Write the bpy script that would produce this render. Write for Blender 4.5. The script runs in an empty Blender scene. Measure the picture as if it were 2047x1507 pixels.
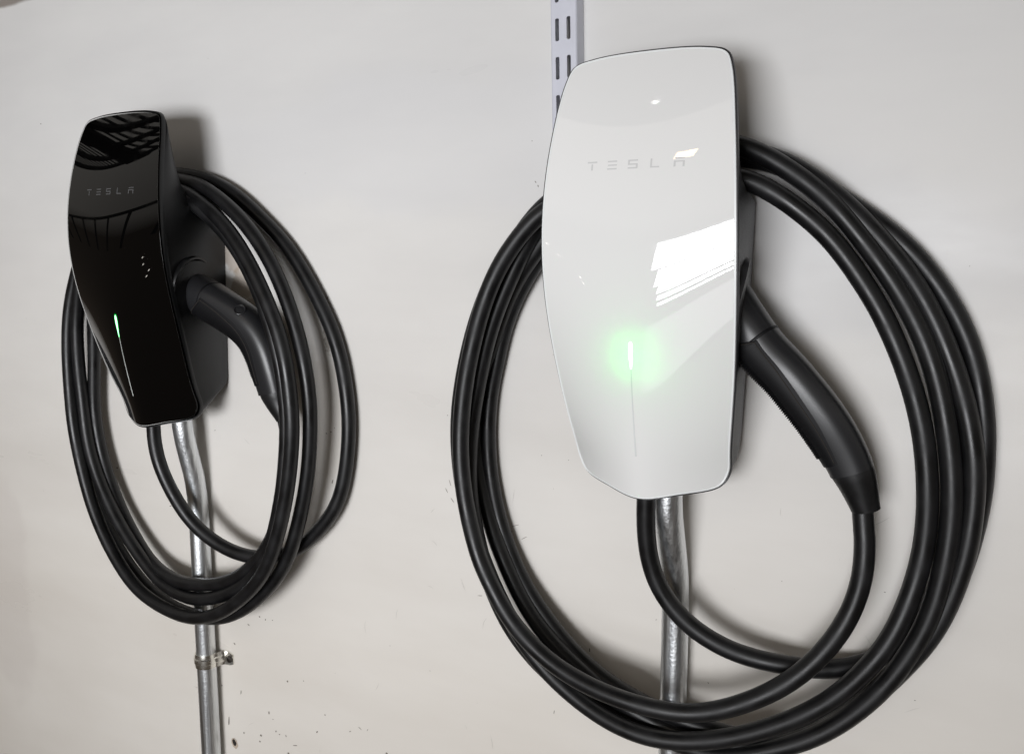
import bpy, bmesh, math, random
import numpy as np
from mathutils import Vector, Matrix

random.seed(7)
rng = np.random.default_rng(7)
SC = bpy.context.scene
COL = SC.collection
R = math.radians

# ------------------------------------------------------------------ camera
cam_data = bpy.data.cameras.new('camera')
cam = bpy.data.objects.new('camera', cam_data)
COL.objects.link(cam)
SC.camera = cam
YAW, PITCH, ROLL, FPX = R(29.4705), R(8.1361), R(-0.048), 1760.15
fwd = Vector((-math.sin(YAW), math.cos(YAW), 0)); rgt = Vector((math.cos(YAW), math.sin(YAW), 0)); upv = Vector((0, 0, 1))
f2 = fwd * math.cos(PITCH) - upv * math.sin(PITCH)
u2 = upv * math.cos(PITCH) + fwd * math.sin(PITCH)
r3 = rgt * math.cos(ROLL) + u2 * math.sin(ROLL)
u3 = u2 * math.cos(ROLL) - rgt * math.sin(ROLL)
M = Matrix((r3, u3, -f2)).transposed().to_4x4()
M.translation = Vector((0.2484, -0.7205, 0.1967))
cam.matrix_world = M
cam_data.sensor_fit = 'HORIZONTAL'
cam_data.sensor_width = 36.0
cam_data.lens = 36.0 * FPX / 2047.0
cam_data.clip_start = 0.02
cam_data.clip_end = 100

# ------------------------------------------------------------------ world, lamps, exposure
world = bpy.data.worlds.new('World')
SC.world = world
world.use_nodes = True
wn = world.node_tree
bg = wn.nodes['Background']
# interior light: pale roof above, dark floor below, one even ramp with height
_tc = wn.nodes.new('ShaderNodeTexCoord'); _sx = wn.nodes.new('ShaderNodeSeparateXYZ'); _cr = wn.nodes.new('ShaderNodeValToRGB')
wn.links.new(_tc.outputs['Generated'], _sx.inputs[0])
_mr = wn.nodes.new('ShaderNodeMapRange'); _mr.inputs['From Min'].default_value = -1; _mr.inputs['From Max'].default_value = 1
wn.links.new(_sx.outputs['Z'], _mr.inputs['Value']); wn.links.new(_mr.outputs['Result'], _cr.inputs['Fac'])
_e = _cr.color_ramp.elements
_e[0].position = 0.535; _e[0].color = (.115, .092, .072, 1)
_e[1].position = 0.575; _e[1].color = (.60, .56, .51, 1)
_n = _e.new(0.78); _n.color = (.98, .93, .86, 1)
wn.links.new(_cr.outputs['Color'], bg.inputs['Color'])
bg.inputs['Strength'].default_value = 0.52

def area(name, loc, target, sx, sy, power, color=(1, 1, 1), spread=180):
    l = bpy.data.lights.new(name, 'AREA')
    l.shape = 'RECTANGLE'; l.size = sx; l.size_y = sy
    l.energy = power; l.color = color; l.spread = R(spread)
    o = bpy.data.objects.new(name, l)
    COL.objects.link(o)
    o.location = loc
    o.rotation_euler = (Vector(target) - Vector(loc)).to_track_quat('-Z', 'Y').to_euler()
    return o

# open doorway in front of the wall, and the two small lamps that show as glints on the white glass
AIM = (-0.60, 0, 0.16)
# bright strips of the yard seen through the doorway: (left, right, bottom, top, watts)
for dl, dr, db, dt, watts in ((-.60, .52, .020, .315, 19.5), (-.50, .52, -.170, .004, 10.6), (-.43, .54, -.256, -.185, 4.3), (-.40, .55, -.330, -.285, 2.5), (-.37, .57, -.392, -.366, 1.4)):
    area('doorway_light', ((dl + dr) / 2, -2.4, (db + dt) / 2), AIM, dr - dl, dt - db, watts * .315, (0.965, 0.975, 1.0), 85)
for p_ in ((-2.373, -2.470, -0.028), (-2.317, -2.500, -0.144), (-2.173, -2.568, -0.306), (-2.164, -2.564, -0.372)):                                     # row of tiny indicator lamps across the room
    area('indicator_lamp', p_, (-.55, -.1, .18), .016, .016, .012, (1.0, .93, .85))
area('apron_light', (0.26, -2.2, -0.78), (0.0, 0, 0.1), 1.4, 0.55, 2.6, (0.98, 0.98, 1.0))
area('warm_lamp', (-0.70, -2.69, 1.60), (0, 0, .25), .15, .10, .62, (1.0, 0.66, 0.34))
area('small_lamp', (-1.0, -2.16, 2.2), (0, 0, .25), .016, .022, .04, (1.0, 0.97, 0.92))

SC.view_settings.view_transform = 'Standard'
SC.view_settings.look = 'None'
SC.view_settings.exposure = 0.0
SC.view_settings.gamma = 1.0
SC.view_settings.use_curve_mapping = False
SC.cycles.use_denoising = True
SC.cycles.max_bounces = 8

# ------------------------------------------------------------------ helpers
def link(o, parent=None):
    COL.objects.link(o)
    if parent is not None:
        o.parent = parent
    return o

def mesh_obj(name, verts, faces, mat, parent=None, smooth=True, normals=None):
    me = bpy.data.meshes.new(name)
    me.from_pydata([tuple(map(float, v)) for v in verts], [], faces)
    me.validate()
    me.materials.append(mat)
    if smooth:
        me.polygons.foreach_set('use_smooth', [True] * len(me.polygons))
    me.update()
    if normals is not None:
        me.normals_split_custom_set_from_vertices([tuple(map(float, n)) for n in normals])
    return link(bpy.data.objects.new(name, me), parent)

def bm_obj(name, bm, mat, parent=None, smooth=True, angle=None):
    me = bpy.data.meshes.new(name)
    bmesh.ops.recalc_face_normals(bm, faces=bm.faces)
    bm.to_mesh(me); bm.free()
    me.materials.append(mat)
    if smooth:
        me.polygons.foreach_set('use_smooth', [True] * len(me.polygons))
        if angle is not None:
            try: me.set_sharp_from_angle(angle=angle)
            except Exception: pass
    return link(bpy.data.objects.new(name, me), parent)

def empty(name, loc):
    o = bpy.data.objects.new(name, None)
    COL.objects.link(o)
    o.location = loc
    o.empty_display_size = 0.05
    return o

def tag(o, label=None, category=None, group=None, kind=None):
    for k, v in (('label', label), ('category', category), ('group', group), ('kind', kind)):
        if v: o[k] = v
    return o

def catmull(pts, n=10, closed=False):
    P = np.array(pts, float)
    if closed: Q = np.concatenate([P[-1:], P, P[:2]])
    else: Q = np.concatenate([[2 * P[0] - P[1]], P, [2 * P[-1] - P[-2]]])
    out = []
    for i in range(1, len(Q) - 2):
        p0, p1, p2, p3 = Q[i - 1], Q[i], Q[i + 1], Q[i + 2]
        # centripetal parametrisation keeps uneven spacing from overshooting
        t0 = 0.0
        t1 = t0 + max(np.linalg.norm(p1 - p0), 1e-6) ** .5
        t2 = t1 + max(np.linalg.norm(p2 - p1), 1e-6) ** .5
        t3 = t2 + max(np.linalg.norm(p3 - p2), 1e-6) ** .5
        t = np.linspace(t1, t2, n, endpoint=False)[:, None]
        a1 = (t1 - t) / (t1 - t0) * p0 + (t - t0) / (t1 - t0) * p1
        a2 = (t2 - t) / (t2 - t1) * p1 + (t - t1) / (t2 - t1) * p2
        a3 = (t3 - t) / (t3 - t2) * p2 + (t - t2) / (t3 - t2) * p3
        b1 = (t2 - t) / (t2 - t0) * a1 + (t - t0) / (t2 - t0) * a2
        b2 = (t3 - t) / (t3 - t1) * a2 + (t - t1) / (t3 - t1) * a3
        out.append((t2 - t) / (t2 - t1) * b1 + (t - t1) / (t2 - t1) * b2)
    out = np.concatenate(out)
    if not closed: out = np.concatenate([out, P[-1:]])
    return out

def resample(P, step):
    d = np.r_[0, np.cumsum(np.linalg.norm(np.diff(P, axis=0), axis=1))]
    s = np.linspace(0, d[-1], max(2, int(round(d[-1] / step)) + 1))
    return np.stack([np.interp(s, d, P[:, k]) for k in range(3)], -1)

def smooth_path(P, sigma):
    n = int(sigma * 3)
    k = np.exp(-.5 * (np.arange(-n, n + 1) / sigma) ** 2); k /= k.sum()
    Q = np.concatenate([2 * P[0] - P[1:n + 1][::-1], P, 2 * P[-1] - P[-n - 1:-1][::-1]])
    out = np.stack([np.convolve(Q[:, i], k, 'valid') for i in range(3)], -1)
    out[0], out[-1] = P[0], P[-1]
    return out

def frames(P, ref=None):
    T = np.gradient(P, axis=0); T /= np.linalg.norm(T, axis=1)[:, None]
    N = np.zeros_like(P)
    n = np.array(ref if ref is not None else (0.13, -0.95, 0.21), float)
    for i in range(len(P)):
        n = n - T[i] * n.dot(T[i]); n /= np.linalg.norm(n); N[i] = n
    return T, N, np.cross(T, N)

def tube(P, rad, sides=14, caps=True, ref=None, squash=(1, 1), power=2.0):
    rad = np.broadcast_to(np.asarray(rad, float), (len(P),))
    T, N, B = frames(P, ref)
    a = np.linspace(0, 2 * np.pi, sides, endpoint=False)
    ca, sa = np.cos(a), np.sin(a)
    if power != 2.0:
        ca = np.sign(ca) * np.abs(ca) ** (2 / power); sa = np.sign(sa) * np.abs(sa) ** (2 / power)
    V = P[:, None] + rad[:, None, None] * (N[:, None] * ca[None, :, None] * squash[0] + B[:, None] * sa[None, :, None] * squash[1])
    V = V.reshape(-1, 3)
    F = []
    for i in range(len(P) - 1):
        for j in range(sides):
            k = (j + 1) % sides
            F.append((i * sides + j, i * sides + k, (i + 1) * sides + k, (i + 1) * sides + j))
    if caps:
        F.append(tuple(range(sides))[::-1])
        F.append(tuple((len(P) - 1) * sides + j for j in range(sides)))
    return V, F

class Spline:                                         # natural cubic through (x, y)
    def __init__(s, pts):
        p = np.array(sorted(pts), float); s.x, s.y = p[:, 0], p[:, 1]
        n = len(p); h = np.diff(s.x); A = np.eye(n); b = np.zeros(n)
        for i in range(1, n - 1):
            A[i, i - 1:i + 2] = h[i - 1], 2 * (h[i - 1] + h[i]), h[i]
            b[i] = 3 * ((s.y[i + 1] - s.y[i]) / h[i] - (s.y[i] - s.y[i - 1]) / h[i - 1])
        s.c = np.linalg.solve(A, b); s.h = h
    def __call__(s, t):
        t = np.asarray(t, float); tc = np.clip(t, s.x[0], s.x[-1])
        i = np.clip(np.searchsorted(s.x, tc, side='right') - 1, 0, len(s.x) - 2)
        h = s.h[i]; q = tc - s.x[i]
        b = (s.y[i + 1] - s.y[i]) / h - h * (2 * s.c[i] + s.c[i + 1]) / 3
        d = (s.c[i + 1] - s.c[i]) / (3 * h)
        return s.y[i] + b * q + s.c[i] * q * q + d * q ** 3

# ------------------------------------------------------------------ materials
def mat(name, color, rough=.5, metallic=0.0, spec=.5, coat=0.0, coat_rough=.03):
    m = bpy.data.materials.new(name); m.use_nodes = True
    b = m.node_tree.nodes['Principled BSDF']
    b.inputs['Base Color'].default_value = (*color, 1)
    b.inputs['Roughness'].default_value = rough
    b.inputs['Metallic'].default_value = metallic
    b.inputs['Specular IOR Level'].default_value = spec
    b.inputs['Coat Weight'].default_value = coat
    b.inputs['Coat Roughness'].default_value = coat_rough
    return m

def N(m, kind, **kw):
    n = m.node_tree.nodes.new(kind)
    for k, v in kw.items():
        if k in n.inputs: n.inputs[k].default_value = v
        else: setattr(n, k, v)
    return n

def L(m, a, b): m.node_tree.links.new(a, b)

def bsdf(m): return m.node_tree.nodes['Principled BSDF']

def add_noise(m, scale, color_amt=0.0, rough_amt=0.0, bump=0.0, dist=.001, detail=6, stretch=None):
    b = bsdf(m)
    tc = N(m, 'ShaderNodeTexCoord')
    src = tc.outputs['Object']
    if stretch:
        mp = N(m, 'ShaderNodeMapping'); mp.inputs['Scale'].default_value = stretch
        L(m, src, mp.inputs['Vector']); src = mp.outputs['Vector']
    nz = N(m, 'ShaderNodeTexNoise'); nz.inputs['Scale'].default_value = scale; nz.inputs['Detail'].default_value = detail
    L(m, src, nz.inputs['Vector'])
    if color_amt:
        base = b.inputs['Base Color'].default_value[:]
        cr = N(m, 'ShaderNodeValToRGB')
        cr.color_ramp.elements[0].position = .3; cr.color_ramp.elements[1].position = .7
        cr.color_ramp.elements[0].color = tuple(c * (1 - color_amt) for c in base[:3]) + (1,)
        cr.color_ramp.elements[1].color = tuple(min(1, c * (1 + color_amt)) for c in base[:3]) + (1,)
        L(m, nz.outputs['Fac'], cr.inputs['Fac']); L(m, cr.outputs['Color'], b.inputs['Base Color'])
    if rough_amt:
        r0 = b.inputs['Roughness'].default_value
        mr = N(m, 'ShaderNodeMapRange'); mr.inputs['To Min'].default_value = max(0, r0 - rough_amt); mr.inputs['To Max'].default_value = r0 + rough_amt
        mr.inputs['From Min'].default_value = .3; mr.inputs['From Max'].default_value = .7
        L(m, nz.outputs['Fac'], mr.inputs['Value']); L(m, mr.outputs['Result'], b.inputs['Roughness'])
    if bump:
        bp = N(m, 'ShaderNodeBump'); bp.inputs['Strength'].default_value = bump; bp.inputs['Distance'].default_value = dist
        L(m, nz.outputs['Fac'], bp.inputs['Height']); L(m, bp.outputs['Normal'], b.inputs['Normal'])
    return nz

def wall_material():
    m = mat('satin_wall_paint', (0.66, 0.65, 0.63), .30, spec=.32)
    b = bsdf(m)
    tc = N(m, 'ShaderNodeTexCoord')
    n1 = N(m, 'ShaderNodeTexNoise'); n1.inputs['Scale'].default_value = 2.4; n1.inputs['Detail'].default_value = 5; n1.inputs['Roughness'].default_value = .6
    mpw = N(m, 'ShaderNodeMapping'); mpw.inputs['Scale'].default_value = (.9, 1, 3.2)  # mottling stretched sideways; its tone bands paint in sheen from the roof
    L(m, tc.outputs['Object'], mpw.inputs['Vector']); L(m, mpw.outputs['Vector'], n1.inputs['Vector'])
    def ramp(lo, hi):
        cr = N(m, 'ShaderNodeValToRGB')
        cr.color_ramp.elements[0].position = .30; cr.color_ramp.elements[0].color = lo
        cr.color_ramp.elements[1].position = .70; cr.color_ramp.elements[1].color = hi
        L(m, n1.outputs['Fac'], cr.inputs['Fac']); return cr.outputs['Color']
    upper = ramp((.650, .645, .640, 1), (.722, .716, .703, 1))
    lower = ramp((.690, .652, .598, 1), (.750, .718, .670, 1))            # beige lower down: warm bounce from the floor painted into the colour
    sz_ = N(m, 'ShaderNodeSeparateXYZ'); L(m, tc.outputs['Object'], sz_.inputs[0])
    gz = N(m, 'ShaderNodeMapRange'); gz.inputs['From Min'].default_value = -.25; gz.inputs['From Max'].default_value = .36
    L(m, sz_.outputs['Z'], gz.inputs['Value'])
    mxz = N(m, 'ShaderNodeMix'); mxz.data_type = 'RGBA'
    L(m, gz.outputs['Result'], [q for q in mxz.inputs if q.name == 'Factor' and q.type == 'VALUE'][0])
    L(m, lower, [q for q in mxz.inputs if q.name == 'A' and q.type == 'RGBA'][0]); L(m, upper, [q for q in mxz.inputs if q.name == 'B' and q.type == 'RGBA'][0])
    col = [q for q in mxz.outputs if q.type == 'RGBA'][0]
    # grubby smears and small brown stains, plus painted-in reflections of the roof
    def blot(col, centre, radius, rgb, amount, nscale, sx=1.0, sz=1.0):
        mp = N(m, 'ShaderNodeMapping'); mp.vector_type = 'POINT'
        mp.inputs['Location'].default_value = (-centre[0] / sx, 0, -centre[1] / sz)
        mp.inputs['Scale'].default_value = (1 / sx, 0, 1 / sz)
        L(m, tc.outputs['Object'], mp.inputs['Vector'])
        ln = N(m, 'ShaderNodeVectorMath'); ln.operation = 'LENGTH'; L(m, mp.outputs['Vector'], ln.inputs[0])
        nz = N(m, 'ShaderNodeTexNoise'); nz.inputs['Scale'].default_value = nscale; nz.inputs['Detail'].default_value = 6
        L(m, tc.outputs['Object'], nz.inputs['Vector'])
        fall = N(m, 'ShaderNodeMapRange'); fall.inputs['From Min'].default_value = radius; fall.inputs['From Max'].default_value = 0.0
        L(m, ln.outputs['Value'], fall.inputs['Value'])
        ad = N(m, 'ShaderNodeMath'); ad.operation = 'ADD'; L(m, fall.outputs['Result'], ad.inputs[0]); L(m, nz.outputs['Fac'], ad.inputs[1])
        st = N(m, 'ShaderNodeMapRange'); st.interpolation_type = 'SMOOTHSTEP'
        st.inputs['From Min'].default_value = .82; st.inputs['From Max'].default_value = 1.05; st.inputs['To Max'].default_value = amount
        L(m, ad.outputs['Value'], st.inputs['Value'])
        # keep the blot inside its own radius
        gate = N(m, 'ShaderNodeMath'); gate.operation = 'MULTIPLY'
        g2 = N(m, 'ShaderNodeMapRange'); g2.inputs['From Min'].default_value = radius; g2.inputs['From Max'].default_value = radius * .6
        L(m, ln.outputs['Value'], g2.inputs['Value'])
        L(m, st.outputs['Result'], gate.inputs[0]); L(m, g2.outputs['Result'], gate.inputs[1])
        mx = N(m, 'ShaderNodeMix'); mx.data_type = 'RGBA'
        mx.inputs['B'].default_value = (*rgb, 1) if False else mx.inputs['B'].default_value
        for s in mx.inputs:
            if s.name == 'B' and s.type == 'RGBA': s.default_value = (*rgb, 1)
        fac = [s for s in mx.inputs if s.name == 'Factor' and s.type == 'VALUE'][0]
        A = [s for s in mx.inputs if s.name == 'A' and s.type == 'RGBA'][0]
        L(m, gate.outputs['Value'], fac); L(m, col, A)
        return [s for s in mx.outputs if s.type == 'RGBA'][0]
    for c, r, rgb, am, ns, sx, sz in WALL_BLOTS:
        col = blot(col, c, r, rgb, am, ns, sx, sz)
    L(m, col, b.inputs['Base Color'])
    n2 = N(m, 'ShaderNodeTexNoise'); n2.inputs['Scale'].default_value = 5.5; n2.inputs['Detail'].default_value = 4
    L(m, tc.outputs['Object'], n2.inputs['Vector'])
    n3 = N(m, 'ShaderNodeTexNoise'); n3.inputs['Scale'].default_value = 420; n3.inputs['Detail'].default_value = 2
    L(m, tc.outputs['Object'], n3.inputs['Vector'])
    b1 = N(m, 'ShaderNodeBump'); b1.inputs['Strength'].default_value = .25; b1.inputs['Distance'].default_value = .004
    b2 = N(m, 'ShaderNodeBump'); b2.inputs['Strength'].default_value = .06; b2.inputs['Distance'].default_value = .0006
    L(m, n2.outputs['Fac'], b1.inputs['Height']); L(m, n3.outputs['Fac'], b2.inputs['Height'])
    L(m, b1.outputs['Normal'], b2.inputs['Normal']); L(m, b2.outputs['Normal'], b.inputs['Normal'])
    mr = N(m, 'ShaderNodeMapRange'); mr.inputs['To Min'].default_value = .22; mr.inputs['To Max'].default_value = .52; mr.inputs['From Min'].default_value = .3; mr.inputs['From Max'].default_value = .65
    L(m, n1.outputs['Fac'], mr.inputs['Value']); L(m, mr.outputs['Result'], b.inputs['Roughness'])
    return m

def translucent_white_glass():
    m = mat('white_glass', (.90, .897, .89), .06, coat=1.0, coat_rough=.015)
    nt = m.node_tree; b = bsdf(m); out = nt.nodes['Material Output']
    tr = N(m, 'ShaderNodeBsdfTranslucent'); tr.inputs['Color'].default_value = (.9, .9, .9, 1)
    mx = N(m, 'ShaderNodeMixShader'); mx.inputs[0].default_value = .10
    L(m, b.outputs['BSDF'], mx.inputs[1]); L(m, tr.outputs['BSDF'], mx.inputs[2]); L(m, mx.outputs[0], out.inputs['Surface'])
    return m

def emitter(name, color, strength):
    m = bpy.data.materials.new(name); m.use_nodes = True
    nt = m.node_tree; nt.nodes.remove(nt.nodes['Principled BSDF'])
    e = nt.nodes.new('ShaderNodeEmission'); e.inputs['Color'].default_value = (*color, 1); e.inputs['Strength'].default_value = strength
    nt.links.new(e.outputs[0], nt.nodes['Material Output'].inputs['Surface'])
    return m

WALL_BLOTS = [  # (x, z), radius, colour, amount, noise scale, stretch x, stretch z
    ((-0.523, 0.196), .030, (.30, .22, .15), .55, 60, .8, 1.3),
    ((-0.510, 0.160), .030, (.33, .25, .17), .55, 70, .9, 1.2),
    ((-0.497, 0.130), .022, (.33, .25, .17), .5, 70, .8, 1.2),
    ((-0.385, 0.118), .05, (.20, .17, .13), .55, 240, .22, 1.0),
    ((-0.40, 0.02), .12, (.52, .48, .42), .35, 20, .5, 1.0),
    ((-1.02, -0.30), .30, (.56, .51, .48), .25, 9, .35, 1.0),
    ((-0.93, 0.522), .10, (.20, .165, .14), .85, 5, 2.6, .22),  # dark corner streak: a roof beam's reflection painted into the wall colour
    ((0.10, 0.20), .25, (.60, .60, .61), .35, 7, 1.6, .5),  # grey band standing in for roof gloss, put into the colour
    ((-0.30, 0.30), .30, (.66, .66, .67), .4, 6, 1.4, .4),  # higher grey band, likewise painted roof sheen
]
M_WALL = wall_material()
M_BLACKGLASS = mat('black_glass', (.0009, .0009, .001), .02, spec=.5, coat=0.0)
M_WHITEGLASS = translucent_white_glass()
M_SHELL = mat('black_shell_plastic', (.0048, .0050, .0054), .36, spec=.38); add_noise(M_SHELL, 900, 0, .05, .12, .0002)
M_SHELL_GREY = mat('charcoal_shell_plastic', (.015, .015, .017), .42, spec=.42); add_noise(M_SHELL_GREY, 900, 0, .05, .12, .0002)
M_CABLE = mat('cable_rubber', (.0058, .0058, .0064), .40, spec=.42); add_noise(M_CABLE, 46, .45, .10, .12, .0012, detail=9)
M_GRIP = mat('grip_plastic', (.015, .0152, .0168), .34, spec=.5)
M_GRIPDARK = mat('ribbed_grip_rubber', (.0040, .0040, .0048), .55, spec=.22)
M_STEEL = mat('galvanised_steel', (.52, .54, .56), .27, metallic=1.0)
M_ZINC = mat('zinc_plate', (.86, .85, .80), .24, metallic=1.0); add_noise(M_ZINC, 120, .06, .05, .08, .0004)
M_SCREW = mat('screw_head', (.12, .11, .10), .4, metallic=1.0)
M_UPRIGHT = mat('lavender_white_enamel', (.60, .61, .68), .35); add_noise(M_UPRIGHT, 60, .03, .05)
M_PRINT_DARK = mat('grey_print', (.62, .62, .62), .3)
M_PRINT_LIGHT = mat('silver_print', (.075, .075, .078), .35)
M_EDGE_PALE = mat('ground_glass_edge', (.80, .82, .82), .35)
M_EDGE_GREY = mat('polished_glass_edge', (.46, .46, .45), .22)
M_HOLE = mat('dark_hole', (.02, .016, .013), .8)
M_CHIP = mat('paint_chip', (.19, .165, .14), .8)
M_SCRATCH = mat('scuff', (.46, .44, .41), .6)

def steel_details(m):
    b = bsdf(m)
    tc = N(m, 'ShaderNodeTexCoord')
    mp = N(m, 'ShaderNodeMapping'); mp.inputs['Scale'].default_value = (260, 260, 9)
    L(m, tc.outputs['Object'], mp.inputs['Vector'])
    n1 = N(m, 'ShaderNodeTexNoise'); n1.inputs['Scale'].default_value = 1.0; n1.inputs['Detail'].default_value = 8; n1.inputs['Roughness'].default_value = .7
    L(m, mp.outputs['Vector'], n1.inputs['Vector'])
    n2 = N(m, 'ShaderNodeTexVoronoi'); n2.inputs['Scale'].default_value = 420
    L(m, tc.outputs['Object'], n2.inputs['Vector'])
    cr = N(m, 'ShaderNodeValToRGB')
    cr.color_ramp.elements[0].position = .34; cr.color_ramp.elements[0].color = (.55, .575, .60, 1)
    cr.color_ramp.elements[1].position = .62; cr.color_ramp.elements[1].color = (.80, .82, .83, 1)
    L(m, n1.outputs['Fac'], cr.inputs['Fac']); L(m, cr.outputs['Color'], b.inputs['Base Color'])
    mr = N(m, 'ShaderNodeMapRange'); mr.inputs['From Min'].default_value = .3; mr.inputs['From Max'].default_value = .7
    mr.inputs['To Min'].default_value = .28; mr.inputs['To Max'].default_value = .46
    L(m, n1.outputs['Fac'], mr.inputs['Value']); L(m, mr.outputs['Result'], b.inputs['Roughness'])
    bp = N(m, 'ShaderNodeBump'); bp.inputs['Strength'].default_value = .35; bp.inputs['Distance'].default_value = .0004
    L(m, n2.outputs['Distance'], bp.inputs['Height'])
    bp2 = N(m, 'ShaderNodeBump'); bp2.inputs['Strength'].default_value = .10; bp2.inputs['Distance'].default_value = .0004
    L(m, n1.outputs['Fac'], bp2.inputs['Height']); L(m, bp.outputs['Normal'], bp2.inputs['Normal'])
    L(m, bp2.outputs['Normal'], b.inputs['Normal'])
steel_details(M_STEEL)

def smudges(m, lo, hi, scale):
    b = bsdf(m)
    tc = N(m, 'ShaderNodeTexCoord')
    nz = N(m, 'ShaderNodeTexNoise'); nz.inputs['Scale'].default_value = scale; nz.inputs['Detail'].default_value = 7; nz.inputs['Roughness'].default_value = .65; nz.inputs['Distortion'].default_value = 1.2
    L(m, tc.outputs['Object'], nz.inputs['Vector'])
    mr = N(m, 'ShaderNodeMapRange'); mr.inputs['From Min'].default_value = .48; mr.inputs['From Max'].default_value = .75
    mr.inputs['To Min'].default_value = lo; mr.inputs['To Max'].default_value = hi
    L(m, nz.outputs['Fac'], mr.inputs['Value']); L(m, mr.outputs['Result'], b.inputs['Roughness'])
    L(m, mr.outputs['Result'], b.inputs['Coat Roughness'])
smudges(M_BLACKGLASS, .012, .085, 22)
smudges(M_WHITEGLASS, .012, .10, 20)

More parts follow.
